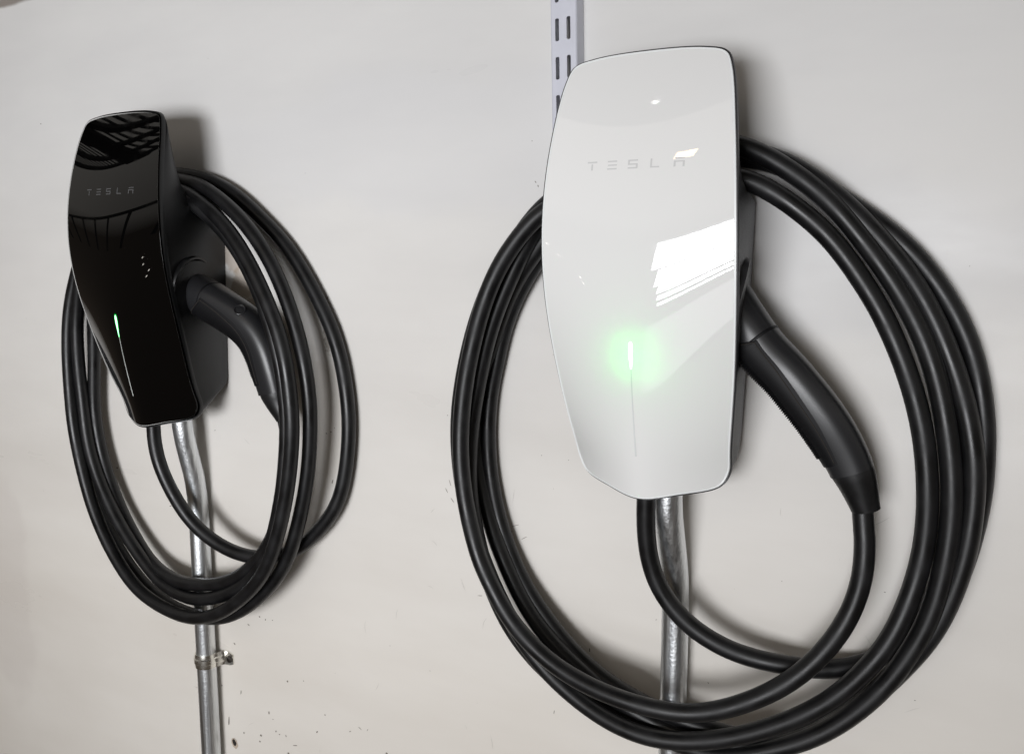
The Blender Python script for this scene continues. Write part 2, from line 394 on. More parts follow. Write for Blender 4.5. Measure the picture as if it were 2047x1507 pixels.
# measured centrelines in metres (x along the wall, y off the wall, z up)
CABLE_WHITE = [ (0.0008,-0.0600,0.0016), (-0.0005,-0.0573,-0.0268), (0.0007,-0.0545,-0.0488), (0.0049,-0.0518,-0.0705), (0.0176,-0.0491,-0.0929), (0.0322,-0.0464,-0.1083), (0.0465,-0.0436,-0.1176), (0.0647,-0.0409,-0.1258), (0.0844,-0.0371,-0.1306), (0.1132,-0.0327,-0.1319), (0.1314,-0.0265,-0.1331), (0.1493,-0.0200,-0.1325), (0.1720,-0.0120,-0.1245), (0.1925,-0.0113,-0.1035), (0.2120,-0.0107,-0.0673), (0.2247,-0.0100,-0.0279), (0.2292,-0.0100,0.0112), (0.2279,-0.0100,0.0525), (0.2216,-0.0100,0.0890), (0.2096,-0.0107,0.1250), (0.1909,-0.0113,0.1608), (0.1652,-0.0120,0.1971), (0.1359,-0.0140,0.2286), (0.1101,-0.0160,0.2489), (0.0819,-0.0180,0.2650), (0.0000,-0.0175,0.2690), (-0.0750,-0.0170,0.2470), (-0.1277,-0.0140,0.1836), (-0.1423,-0.0127,0.1640), (-0.1542,-0.0113,0.1416), (-0.1638,-0.0100,0.1187), (-0.1680,-0.0100,0.0982), (-0.1730,-0.0100,0.0812), (-0.1775,-0.0100,0.0597), (-0.1797,-0.0100,0.0358), (-0.1798,-0.0100,0.0113), (-0.1779,-0.0100,-0.0137), (-0.1729,-0.0110,-0.0376), (-0.1660,-0.0120,-0.0615), (-0.1557,-0.0130,-0.0857), (-0.1372,-0.0167,-0.1161), (-0.1153,-0.0203,-0.1392), (-0.0893,-0.0240,-0.1621), (-0.0639,-0.0280,-0.1773), (-0.0360,-0.0320,-0.1878), (-0.0083,-0.0360,-0.1942), (0.0225,-0.0363,-0.2001), (0.0576,-0.0367,-0.2015), (0.0910,-0.0370,-0.2007), (0.1220,-0.0340,-0.1924), (0.1474,-0.0302,-0.1751), (0.1681,-0.0264,-0.1545), (0.1912,-0.0226,-0.1235), (0.2099,-0.0188,-0.0905), (0.2246,-0.0170,-0.0566), (0.2319,-0.0159,-0.0313), (0.2371,-0.0147,-0.0019), (0.2403,-0.0135,0.0266), (0.2396,-0.0130,0.0496), (0.2388,-0.0130,0.0682), (0.2363,-0.0130,0.0881), (0.2321,-0.0130,0.1081), (0.2257,-0.0131,0.1286), (0.2145,-0.0133,0.1526), (0.1991,-0.0136,0.1763), (0.1856,-0.0138,0.1935), (0.1682,-0.0141,0.2098), (0.1511,-0.0146,0.2224), (0.1330,-0.0150,0.2349), (0.1099,-0.0155,0.2505), (0.0814,-0.0160,0.2667), (0.0000,-0.0205,0.2707), (-0.0750,-0.0250,0.2530), (-0.1174,-0.0260,0.1983), (-0.1340,-0.0231,0.1815), (-0.1512,-0.0203,0.1550), (-0.1649,-0.0174,0.1254), (-0.1739,-0.0157,0.1008), (-0.1815,-0.0151,0.0827), (-0.1870,-0.0146,0.0606), (-0.1903,-0.0140,0.0354), (-0.1904,-0.0151,0.0116), (-0.1887,-0.0163,-0.0077), (-0.1825,-0.0174,-0.0289), (-0.1754,-0.0191,-0.0508), (-0.1669,-0.0214,-0.0717), (-0.1540,-0.0237,-0.0956), (-0.1397,-0.0260,-0.1194), (-0.1201,-0.0294,-0.1427), (-0.0973,-0.0329,-0.1608), (-0.0726,-0.0363,-0.1754), (-0.0371,-0.0383,-0.1942), (0.0010,-0.0389,-0.2071), (0.0459,-0.0394,-0.2116), (0.0798,-0.0400,-0.2077), (0.1117,-0.0400,-0.1974), (0.1414,-0.0378,-0.1793), (0.1676,-0.0356,-0.1535), (0.1922,-0.0335,-0.1205), (0.2048,-0.0313,-0.1025), (0.2162,-0.0291,-0.0819), (0.2246,-0.0278,-0.0574), (0.2315,-0.0275,-0.0277), (0.2348,-0.0271,0.0012), (0.2352,-0.0267,0.0289), (0.2333,-0.0264,0.0527), (0.2300,-0.0260,0.0697), (0.2257,-0.0256,0.0873), (0.2185,-0.0253,0.1094), (0.2109,-0.0249,0.1290), (0.2004,-0.0245,0.1517), (0.1848,-0.0242,0.1775), (0.1701,-0.0240,0.1964), (0.1520,-0.0240,0.2163), (0.1411,-0.0240,0.2274), (0.1227,-0.0240,0.2432), (0.1003,-0.0240,0.2588), (0.0775,-0.0240,0.2699), (0.0000,-0.0300,0.2739), (-0.0750,-0.0360,0.2570), (-0.1141,-0.0360,0.2168), (-0.1277,-0.0356,0.1970), (-0.1406,-0.0352,0.1728), (-0.1549,-0.0348,0.1439), (-0.1658,-0.0344,0.1147), (-0.1741,-0.0340,0.0832), (-0.1811,-0.0340,0.0516), (-0.1846,-0.0340,0.0274), (-0.1863,-0.0340,0.0032), (-0.1865,-0.0340,-0.0216), (-0.1836,-0.0340,-0.0456), (-0.1785,-0.0344,-0.0698), (-0.1718,-0.0348,-0.0932), (-0.1600,-0.0352,-0.1216), (-0.1435,-0.0356,-0.1503), (-0.1255,-0.0360,-0.1700), (-0.1051,-0.0376,-0.1851), (-0.0760,-0.0392,-0.1981), (-0.0343,-0.0408,-0.2112), (0.0052,-0.0424,-0.2144), (0.0345,-0.0440,-0.2180), (0.0589,-0.0460,-0.2201), (0.0939,-0.0442,-0.2062), (0.1229,-0.0423,-0.1917), (0.1455,-0.0405,-0.1755), (0.1669,-0.0386,-0.1539), (0.1860,-0.0368,-0.1286), (0.1994,-0.0349,-0.1042), (0.2103,-0.0337,-0.0787), (0.2160,-0.0331,-0.0573), (0.2201,-0.0325,-0.0281), (0.2222,-0.0318,0.0006), (0.2214,-0.0312,0.0281), (0.2190,-0.0306,0.0501), (0.2155,-0.0300,0.0690), (0.2110,-0.0300,0.0903), (0.2048,-0.0300,0.1119), (0.1978,-0.0300,0.1313), (0.1875,-0.0300,0.1516), (0.1747,-0.0300,0.1728), (0.1613,-0.0300,0.1917), (0.1485,-0.0303,0.2079), (0.1353,-0.0309,0.2244), (0.1214,-0.0315,0.2381), (0.1097,-0.0322,0.2479), (0.0948,-0.0328,0.2583), (0.0779,-0.0334,0.2690), (0.0615,-0.0340,0.2769), (0.0000,-0.0410,0.2809), (-0.1016,-0.0480,0.2343), (-0.1166,-0.0460,0.2195), (-0.1356,-0.0440,0.1970), (-0.1541,-0.0420,0.1728), (-0.1691,-0.0400,0.1437), (-0.1808,-0.0380,0.1143), (-0.1888,-0.0380,0.0831), (-0.1941,-0.0380,0.0511), (-0.1955,-0.0380,0.0270), (-0.1946,-0.0380,0.0031), (-0.1915,-0.0380,-0.0213), (-0.1856,-0.0388,-0.0447), (-0.1775,-0.0396,-0.0681), (-0.1678,-0.0404,-0.0908), (-0.1559,-0.0412,-0.1138), (-0.1425,-0.0420,-0.1349), (-0.1254,-0.0448,-0.1561), (-0.1025,-0.0476,-0.1763), (-0.0726,-0.0504,-0.1940), (-0.0419,-0.0532,-0.2063), (-0.0180,-0.0560,-0.2109), (0.0102,-0.0560,-0.2125), (0.0457,-0.0542,-0.2058), (0.0753,-0.0524,-0.1947), (0.1024,-0.0506,-0.1805), (0.1269,-0.0489,-0.1644), (0.1461,-0.0471,-0.1485), (0.1634,-0.0451,-0.1294), (0.1780,-0.0430,-0.1079), (0.1867,-0.0409,-0.0940), (0.1940,-0.0387,-0.0744), (0.1994,-0.0366,-0.0551), (0.2038,-0.0344,-0.0354), (0.2064,-0.0340,-0.0122), (0.2069,-0.0340,0.0078), (0.2059,-0.0340,0.0267), (0.2033,-0.0340,0.0504), (0.1998,-0.0340,0.0703), (0.1944,-0.0340,0.0899), (0.1881,-0.0340,0.1084), (0.1804,-0.0340,0.1268), (0.1705,-0.0340,0.1477), (0.1657,-0.0340,0.1569), (0.1520,-0.0340,0.1769), (0.1400,-0.0357,0.1946), (0.1250,-0.0386,0.2124), (0.1115,-0.0414,0.2238), (0.0984,-0.0443,0.2341), (0.0841,-0.0471,0.2435), (0.0716,-0.0500,0.2503), (0.0000,-0.0510,0.2543), (-0.0972,-0.0520,0.2323), (-0.1053,-0.0527,0.2263), (-0.1184,-0.0534,0.2118), (-0.1318,-0.0541,0.1970), (-0.1466,-0.0547,0.1732), (-0.1589,-0.0550,0.1449), (-0.1677,-0.0550,0.1164), (-0.1752,-0.0550,0.0861), (-0.1801,-0.0550,0.0549), (-0.1819,-0.0552,0.0316), (-0.1817,-0.0559,0.0083), (-0.1790,-0.0565,-0.0153), (-0.1747,-0.0572,-0.0383), (-0.1677,-0.0579,-0.0613), (-0.1606,-0.0592,-0.0836), (-0.1454,-0.0606,-0.1066), (-0.1326,-0.0619,-0.1260), (-0.1173,-0.0633,-0.1412), (-0.0972,-0.0647,-0.1550), (-0.0755,-0.0661,-0.1656), (-0.0531,-0.0674,-0.1719), (-0.0289,-0.0688,-0.1761), (-0.0004,-0.0697,-0.1776), (0.0263,-0.0674,-0.1782), (0.0520,-0.0651,-0.1744), (0.0724,-0.0629,-0.1657), (0.0913,-0.0606,-0.1550), (0.1095,-0.0574,-0.1429), (0.1271,-0.0540,-0.1268), (0.1439,-0.0506,-0.1047), (0.1560,-0.0471,-0.0833), (0.1634,-0.0446,-0.0618), (0.1669,-0.0434,-0.0431), (0.1671,-0.0423,-0.0240), (0.1659,-0.0411,-0.0106), (0.1631,-0.0400,0.0075) ]
CABLE_BLACK = [ (-0.0047,-0.0550,0.0068), (-0.0055,-0.0550,-0.0021), (-0.0053,-0.0550,-0.0197), (-0.0025,-0.0550,-0.0372), (0.0037,-0.0543,-0.0544), (0.0109,-0.0529,-0.0699), (0.0199,-0.0514,-0.0845), (0.0281,-0.0500,-0.0974), (0.0388,-0.0471,-0.1115), (0.0521,-0.0443,-0.1228), (0.0718,-0.0414,-0.1335), (0.0923,-0.0386,-0.1410), (0.1151,-0.0357,-0.1444), (0.1393,-0.0329,-0.1428), (0.1625,-0.0300,-0.1368), (0.1747,-0.0200,-0.1326), (0.1885,-0.0185,-0.1220), (0.2023,-0.0171,-0.1088), (0.2143,-0.0156,-0.0971), (0.2248,-0.0142,-0.0836), (0.2340,-0.0127,-0.0676), (0.2402,-0.0118,-0.0450), (0.2448,-0.0115,-0.0232), (0.2470,-0.0111,-0.0013), (0.2482,-0.0107,0.0149), (0.2472,-0.0104,0.0378), (0.2433,-0.0100,0.0651), (0.2371,-0.0100,0.0923), (0.2263,-0.0100,0.1192), (0.2115,-0.0100,0.1445), (0.1978,-0.0100,0.1658), (0.1806,-0.0100,0.1889), (0.1578,-0.0104,0.2133), (0.1367,-0.0111,0.2295), (0.1081,-0.0118,0.2520), (0.0822,-0.0125,0.2663), (0.0562,-0.0133,0.2765), (0.0299,-0.0140,0.2808), (0.0000,-0.0150,0.2848), (-0.0850,-0.0160,0.2680), (-0.1450,-0.0150,0.2200), (-0.1820,-0.0145,0.1650), (-0.2101,-0.0140,0.0764), (-0.2123,-0.0140,0.0304), (-0.2110,-0.0140,-0.0225), (-0.2034,-0.0144,-0.0618), (-0.1890,-0.0152,-0.1017), (-0.1692,-0.0160,-0.1378), (-0.1414,-0.0184,-0.1732), (-0.1077,-0.0208,-0.2033), (-0.0683,-0.0248,-0.2243), (-0.0210,-0.0304,-0.2336), (0.0209,-0.0360,-0.2330), (0.0637,-0.0400,-0.2280), (0.1054,-0.0400,-0.2102), (0.1444,-0.0400,-0.1804), (0.1738,-0.0400,-0.1482), (0.1923,-0.0400,-0.1117), (0.2047,-0.0400,-0.0759), (0.2143,-0.0404,-0.0417), (0.2198,-0.0411,-0.0092), (0.2224,-0.0418,0.0178), (0.2236,-0.0425,0.0407), (0.2216,-0.0433,0.0678), (0.2169,-0.0440,0.0945), (0.2089,-0.0436,0.1204), (0.1987,-0.0433,0.1453), (0.1852,-0.0429,0.1722), (0.1719,-0.0425,0.1922), (0.1562,-0.0422,0.2113), (0.1402,-0.0405,0.2255), (0.1168,-0.0376,0.2422), (0.0934,-0.0347,0.2551), (0.0709,-0.0318,0.2661), (0.0498,-0.0289,0.2719), (0.0273,-0.0260,0.2751), (0.0000,-0.0300,0.2791), (-0.0800,-0.0340,0.2620), (-0.1300,-0.0340,0.2130), (-0.1659,-0.0360,0.1443), (-0.1747,-0.0368,0.1136), (-0.1788,-0.0376,0.0809), (-0.1798,-0.0384,0.0448), (-0.1785,-0.0392,0.0105), (-0.1765,-0.0400,-0.0181), (-0.1692,-0.0408,-0.0527), (-0.1582,-0.0416,-0.0902), (-0.1431,-0.0424,-0.1270), (-0.1212,-0.0432,-0.1625), (-0.0969,-0.0440,-0.1906), (-0.0663,-0.0460,-0.2133), (-0.0327,-0.0480,-0.2239), (0.0022,-0.0500,-0.2286), (0.0356,-0.0520,-0.2283), (0.0676,-0.0540,-0.2201), (0.1013,-0.0580,-0.2032), (0.1321,-0.0585,-0.1803), (0.1589,-0.0590,-0.1549), (0.1755,-0.0595,-0.1298), (0.1866,-0.0600,-0.1062), (0.2000,-0.0610,-0.0711), (0.2096,-0.0620,-0.0373), (0.2156,-0.0630,-0.0053), (0.2193,-0.0640,0.0240), (0.2181,-0.0640,0.0435), (0.2153,-0.0640,0.0700), (0.2106,-0.0640,0.0962), (0.2021,-0.0640,0.1217), (0.1893,-0.0620,0.1449), (0.1740,-0.0600,0.1689), (0.1616,-0.0580,0.1851), (0.1470,-0.0560,0.2019), (0.1291,-0.0520,0.2171), (0.1059,-0.0480,0.2342), (0.0750,-0.0440,0.2504), (0.0508,-0.0400,0.2615), (0.0000,-0.0420,0.2655), (-0.0780,-0.0440,0.2500), (-0.1250,-0.0400,0.2050), (-0.1636,-0.0330,0.1163), (-0.1684,-0.0321,0.0809), (-0.1693,-0.0312,0.0446), (-0.1672,-0.0302,0.0037), (-0.1657,-0.0305,-0.0219), (-0.1592,-0.0311,-0.0536), (-0.1438,-0.0317,-0.0900), (-0.1208,-0.0326,-0.1257), (-0.0903,-0.0338,-0.1595), (-0.0610,-0.0351,-0.1838), (-0.0350,-0.0366,-0.2009), (-0.0007,-0.0391,-0.2099), (0.0290,-0.0415,-0.2100), (0.0575,-0.0440,-0.2034), (0.0917,-0.0440,-0.1911), (0.1205,-0.0440,-0.1731), (0.1440,-0.0440,-0.1518), (0.1614,-0.0440,-0.1213), (0.1746,-0.0444,-0.0853), (0.1851,-0.0449,-0.0477), (0.1910,-0.0455,-0.0115), (0.1944,-0.0460,0.0185), (0.1930,-0.0460,0.0476), (0.1894,-0.0460,0.0738), (0.1830,-0.0460,0.0997), (0.1740,-0.0455,0.1254), (0.1620,-0.0449,0.1512), (0.1484,-0.0444,0.1744), (0.1314,-0.0442,0.1979), (0.1111,-0.0448,0.2190), (0.0865,-0.0454,0.2378), (0.0611,-0.0460,0.2517), (0.0000,-0.0480,0.2557), (-0.0750,-0.0500,0.2450), (-0.1150,-0.0350,0.2000), (-0.1420,-0.0240,0.1400), (-0.1538,-0.0190,0.0735), (-0.1609,-0.0186,0.0218), (-0.1629,-0.0182,-0.0108), (-0.1551,-0.0185,-0.0556), (-0.1409,-0.0194,-0.0925), (-0.1199,-0.0208,-0.1286), (-0.0889,-0.0242,-0.1621), (-0.0587,-0.0276,-0.1858), (-0.0261,-0.0317,-0.1952), (0.0054,-0.0359,-0.1960), (0.0443,-0.0388,-0.1907), (0.0806,-0.0405,-0.1807), (0.1128,-0.0421,-0.1646), (0.1372,-0.0429,-0.1453), (0.1630,-0.0438,-0.1148), (0.1784,-0.0427,-0.0801), (0.1865,-0.0411,-0.0452), (0.1892,-0.0394,-0.0157), (0.1879,-0.0377,0.0056), (0.1806,-0.0360,0.0203) ]
CONN_WHITE = [ (0.0671,-0.0460,0.1470), (0.0730,-0.0470,0.1392), (0.0856,-0.0480,0.1238), (0.1039,-0.0500,0.1072), (0.1198,-0.0490,0.0893), (0.1342,-0.0470,0.0714), (0.1467,-0.0440,0.0517), (0.1557,-0.0420,0.0333), (0.1628,-0.0400,0.0059) ]
CONN_BLACK = [ (0.0669,-0.0460,0.1517), (0.0958,-0.0460,0.1410), (0.1205,-0.0450,0.1298), (0.1400,-0.0430,0.1186), (0.1511,-0.0410,0.1061), (0.1581,-0.0400,0.0930), (0.1662,-0.0380,0.0649), (0.1728,-0.0360,0.0365), (0.1806,-0.0360,0.0193) ]
SPECKS = [(-0.4630,-0.3049,0.00128,0.00127,0), (-0.4377,-0.2979,0.00062,0.00063,0), (-0.4953,-0.3534,0.00091,0.00209,0), (-0.4891,-0.3600,0.00083,0.00052,0), (-0.5741,-0.3381,0.00098,0.00121,0), (-0.5104,-0.3868,0.00161,0.00126,0), (-0.5125,-0.3952,0.00127,0.00107,0), (-0.4850,-0.3743,0.00082,0.00131,30), (-0.4794,-0.3766,0.00098,0.00065,0), (-0.4689,-0.3755,0.00065,0.00143,-20), (-0.4196,-0.3564,0.00077,0.00152,50), (-0.4064,-0.3317,0.00076,0.00100,-20), (-0.4660,-0.3972,0.00162,0.00131,0), (-0.3185,-0.3532,0.00153,0.00120,0), (-0.5394,-0.3917,0.00122,0.00121,0), (-0.5042,-0.2336,0.00124,0.00089,0), (-0.4832,-0.2335,0.00081,0.00063,0), (-0.5485,-0.2777,0.00069,0.00170,-55), (-0.5548,-0.3032,0.00087,0.00172,0), (-0.7489,-0.0821,0.00151,0.00101,0), (-0.0747,-0.1755,0.00057,0.00179,0), (-0.1117,-0.2480,0.00038,0.00208,10), (-0.4946,-0.2353,0.00057,0.00126,20), (-0.5412,-0.3389,0.00061,0.00266,10), (-0.5647,-0.3829,0.00107,0.00545,5), (-0.5231,-0.2477,0.00050,0.00193,-60), (-0.3845,0.0025,0.00092,0.00095,0), (-0.3910,0.0002,0.00071,0.00073,0), (-0.3845,-0.0528,0.00071,0.00283,20), (-0.3794,0.0074,0.00056,0.00055,0), (-0.8564,0.3593,0.00084,0.00075,0), (-0.6196,0.3193,0.00043,0.00170,80), (-0.5641,-0.0138,0.00042,0.00122,70), (-0.6503,-0.1189,0.00056,0.00157,75), (-0.0097,-0.1318,0.00028,0.00085,60), (0.0397,-0.1797,0.00036,0.00102,-40), (0.0544,-0.1918,0.00026,0.00139,-30), (0.1781,-0.0690,0.00072,0.00033,0), (0.2046,-0.1526,0.00057,0.00037,0), (0.0989,-0.0750,0.00028,0.00039,0), (-0.1376,0.2949,0.00046,0.00053,0), (-0.1339,0.2585,0.00041,0.00133,-40), (-0.1313,0.2549,0.00041,0.00111,-20), (-0.4857,0.1742,0.00107,0.00144,10), (-0.5031,0.1662,0.00078,0.00112,-10), (-0.5018,0.2145,0.00054,0.00055,0), (-0.1598,-0.0736,0.00034,0.00152,70), (-0.1266,0.0060,0.00048,0.00043,0), (-0.0983,0.0049,0.00036,0.00043,0), (-0.2324,0.0347,0.00042,0.00046,0), (-0.2347,-0.0426,0.00030,0.00261,-30), (-0.2276,-0.0521,0.00030,0.00313,-40), (-0.2303,-0.0343,0.00024,0.00363,-20), (-0.1553,-0.0669,0.00022,0.00453,70), (-0.1453,-0.0778,0.00022,0.00351,60), (-0.1957,-0.1461,0.00030,0.00317,80), (-0.3105,-0.2256,0.00041,0.00046,0), (-0.2583,-0.2415,0.00039,0.00045,0), (-0.3699,-0.3417,0.00037,0.00184,60), (-0.3552,-0.3339,0.00036,0.00243,-60), (-0.3445,-0.3327,0.00036,0.00181,30), (-0.4550,-0.3837,0.00040,0.00389,75)]
HOLE = (-0.5568, -0.4094)

# ------------------------------------------------------------------ the wall (setting)
wx0, wx1, wz0, wz1 = -3.2, 2.2, -1.4, 1.7
vv = [(wx0, 0, wz0), (wx1, 0, wz0), (wx1, 0, wz1), (wx0, 0, wz1), (wx0, .1, wz0), (wx1, .1, wz0), (wx1, .1, wz1), (wx0, .1, wz1)]
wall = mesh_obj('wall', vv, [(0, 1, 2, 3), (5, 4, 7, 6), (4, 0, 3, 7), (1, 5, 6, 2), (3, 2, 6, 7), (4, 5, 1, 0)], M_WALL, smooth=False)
tag(wall, kind='structure')

def disc_verts(cx, cz, a, b, rot, y, n=9, jit=.18):
    out = []
    for k in range(n):
        t = 2 * math.pi * k / n
        j = 1 + random.uniform(-jit, jit)
        ux, uz = a * math.cos(t) * j, b * math.sin(t) * j
        c, s = math.cos(R(rot)), math.sin(R(rot))
        out.append((cx + ux * c - uz * s, y, cz + ux * s + uz * c))
    return out

V, F = [], []
for (x, z, a, b, r) in SPECKS:
    base = len(V)
    V += disc_verts(x, z, max(a, .00025), max(b, .0003), -r, -.0003)
    F.append(tuple(range(base, base + 9)))
for k in range(60):
    x, z = random.uniform(-1.05, .3), random.uniform(-.5, .45)
    base = len(V); s_ = random.uniform(.0001, .00022)
    V += disc_verts(x, z, s_, s_ * random.uniform(1, 3), random.uniform(-60, 60), -.00028)
    F.append(tuple(range(base, base + 9)))
chips = mesh_obj('paint_chips', V, F, M_CHIP, wall, smooth=False)
tag(chips, kind='stuff')
V, F = [], []
for k in range(34):
    x, z = random.uniform(-.62, .25), random.uniform(-.46, .1)
    a0 = random.uniform(0, math.pi); ln = random.uniform(.004, .016); cv = random.uniform(-.5, .5); w = random.uniform(.00008, .00018)
    base = len(V); n = 7
    for i in range(n):
        t = i / (n - 1); ang = a0 + cv * t
        px, pz = x + ln * t * math.cos(ang), z + ln * t * math.sin(ang)
        nx, nz_ = -math.sin(ang) * w * math.sin(math.pi * (t * .9 + .05)), math.cos(ang) * w * math.sin(math.pi * (t * .9 + .05))
        V += [(px + nx, -.0003, pz + nz_), (px - nx, -.0003, pz - nz_)]
        if i: F.append((base + 2 * i - 2, base + 2 * i, base + 2 * i + 1, base + 2 * i - 1))
scr = mesh_obj('hairline_scratches', V, F, M_SCRATCH, wall, smooth=False)
tag(scr, kind='stuff')
# old screw hole with a torn paint lip
hx, hz = HOLE
bm = bmesh.new()
ring = []
for (ra, rb, y) in ((.0054, .0068, -.0003), (.0044, .0056, -.0009), (.0033, .0044, -.0004)):
    ring.append([bm.verts.new(v) for v in disc_verts(hx + (.0006 if ra > .005 else 0), hz - (.0014 if ra > .005 else 0), ra, rb, 20, y, 14, .12)])
for a_, b_ in zip(ring, ring[1:]):
    for k in range(14): bm.faces.new((a_[k], a_[(k + 1) % 14], b_[(k + 1) % 14], b_[k]))
lip = bm_obj('screw_hole_rim', bm, mat('torn_paint', (.50, .42, .34), .7), wall)
hole = mesh_obj('screw_hole', disc_verts(hx, hz, .0036, .0048, 20, -.00042, 14, .1), [tuple(range(14))], M_HOLE, wall, smooth=False)

# ------------------------------------------------------------------ wall charger geometry (metres; local origin = foot of the front plate)
HALF = [(0, .345), (.0430, .3428), (.0598, .3379), (.0655, .3262), (.0728, .2796), (.0772, .2204), (.0775, .1618), (.0741, .1033), (.0675, .0447), (.0646, .0226), (.0574, .0117), (.0291, .0050), (0, 0)]
half3 = [(x, 0, z) for x, z in HALF]
full = half3 + [(-x, 0, z) for x, _, z in half3[-2:0:-1]]
OUT = catmull(full, 9, closed=True)[:, [0, 2]]
NO_ = len(OUT)
D_EDGE = Spline([(-.01, .0435), (.0246, .0488), (.0447, .056), (.1033, .0752), (.1618, .0905), (.2204, .0963), (.2796, .0903), (.3241, .0795), (.36, .068)])
D_MID = Spline([(-.01, .0715), (.0367, .0828), (.1283, .0990), (.2, .1025), (.2604, .0965), (.31, .0840), (.36, .0675)])
WID = Spline([(-.01, .0610), (.0246, .0645), (.0447, .0675), (.1033, .0741), (.1618, .0775), (.2204, .0773), (.2796, .0728), (.3241, .0668), (.36, .0615)])

def dface(x, z):
    u = np.abs(x) / WID(z)
    e = .18
    q = .90 - .19 * np.clip((.20 - z) / .18, 0, 1)       # the keel sharpens towards the foot
    g = ((u * u + e * e) ** q - e ** (2 * q)) / ((1 + e * e) ** q - e ** (2 * q))
    return D_MID(z) - (D_MID(z) - D_EDGE(z)) * g

def nface(x, z):
    h = .0008
    gx = (dface(x + h, z) - dface(x - h, z)) / (2 * h)
    gz = (dface(x, z + h) - dface(x, z - h)) / (2 * h)
    n = np.stack([-gx, -np.ones_like(gx), -gz], -1)
    return n / np.linalg.norm(n, axis=-1)[..., None]

def out_normals():
    t = np.roll(OUT, -1, 0) - np.roll(OUT, 1, 0)
    n = np.stack([-t[:, 1], t[:, 0]], -1); n /= np.linalg.norm(n, axis=1)[:, None]
    c = OUT - np.array([0, .17])
    n *= np.sign((n * c).sum(1))[:, None]
    return n
ON = out_normals()

INSET = .0022
def face_plate(material, parent, edge_mat, thin):
    rings = 34
    V, Nn, F = [], [], []
    cen = np.array([0, .172])
    for k in range(rings + 1):
        s = k / rings
        s = s ** .8
        P = cen + (OUT - ON * INSET - cen) * s
        if k == 0: P = P[:1]
        x, z = P[:, 0], P[:, 1]
        V += list(np.stack([x, -dface(x, z), z], -1)); Nn += list(nface(x, z))
    def idx(k, j): return 0 if k == 0 else 1 + (k - 1) * NO_ + j % NO_
    for k in range(rings):
        for j in range(NO_):
            if k == 0: F.append((0, idx(1, j), idx(1, j + 1)))
            else: F.append((idx(k, j), idx(k + 1, j), idx(k + 1, j + 1), idx(k, j + 1)))
    # polished glass edge: a flat chamfer, then rolled over and back
    bx, bz = (OUT - ON * INSET)[:, 0], (OUT - ON * INSET)[:, 1]
    d0 = dface(bx, bz); n0 = nface(bx, bz)
    outw = np.stack([ON[:, 0], 0 * ON[:, 0], ON[:, 1]], -1)
    last = [idx(rings, j) for j in range(NO_)]
    for (off, dep, ang) in ((.0003, .00008, 40), (.0004, .0004, 80), (.0004, .0030, 90)):
        a = R(ang)
        P = OUT - ON * INSET + ON * off
        nn = n0 * math.cos(a) + outw * math.sin(a)
        st = len(V)
        V += list(np.stack([P[:, 0], -(d0 - dep), P[:, 1]], -1)); Nn += list(nn)
        cur = [st + j for j in range(NO_)]
        for j in range(NO_): F.append((last[j], cur[j], cur[(j + 1) % NO_], last[(j + 1) % NO_]))
        last = cur
    # orientation: outward is -y
    v = np.array(V); f = F[NO_ + 5]
    nrm = np.cross(v[f[1]] - v[f[0]], v[f[2]] - v[f[0]])
    if nrm[1] > 0: F = [tuple(reversed(q)) for q in F]
    plate = mesh_obj('face_plate', V, F, material, parent, normals=Nn)
    # ground edge of the glass: a narrow pale ring just outside the polished face
    wid = .0019 * (1 - thin * np.clip(.5 + .5 * OUT[:, 0:1] / .06, 0, 1))
    bm = bmesh.new(); rr = []
    i0 = OUT - ON * (INSET - .0002)
    for (f, dep) in ((0.0, .0004), (.08, -.00002), (.85, .00022), (1.0, .0007), (1.0, .0030)):
        P = i0 + ON * wid * f
        rr.append([bm.verts.new((float(x), float(-(d - dep)), float(z))) for (x, z), d in zip(P, d0)])
    for a_, b_ in zip(rr, rr[1:]):
        for j in range(NO_): bm.faces.new((a_[j], b_[j], b_[(j + 1) % NO_], a_[(j + 1) % NO_]))
    bm_obj('glass_edge', bm, edge_mat, plate, angle=R(40))
    return plate

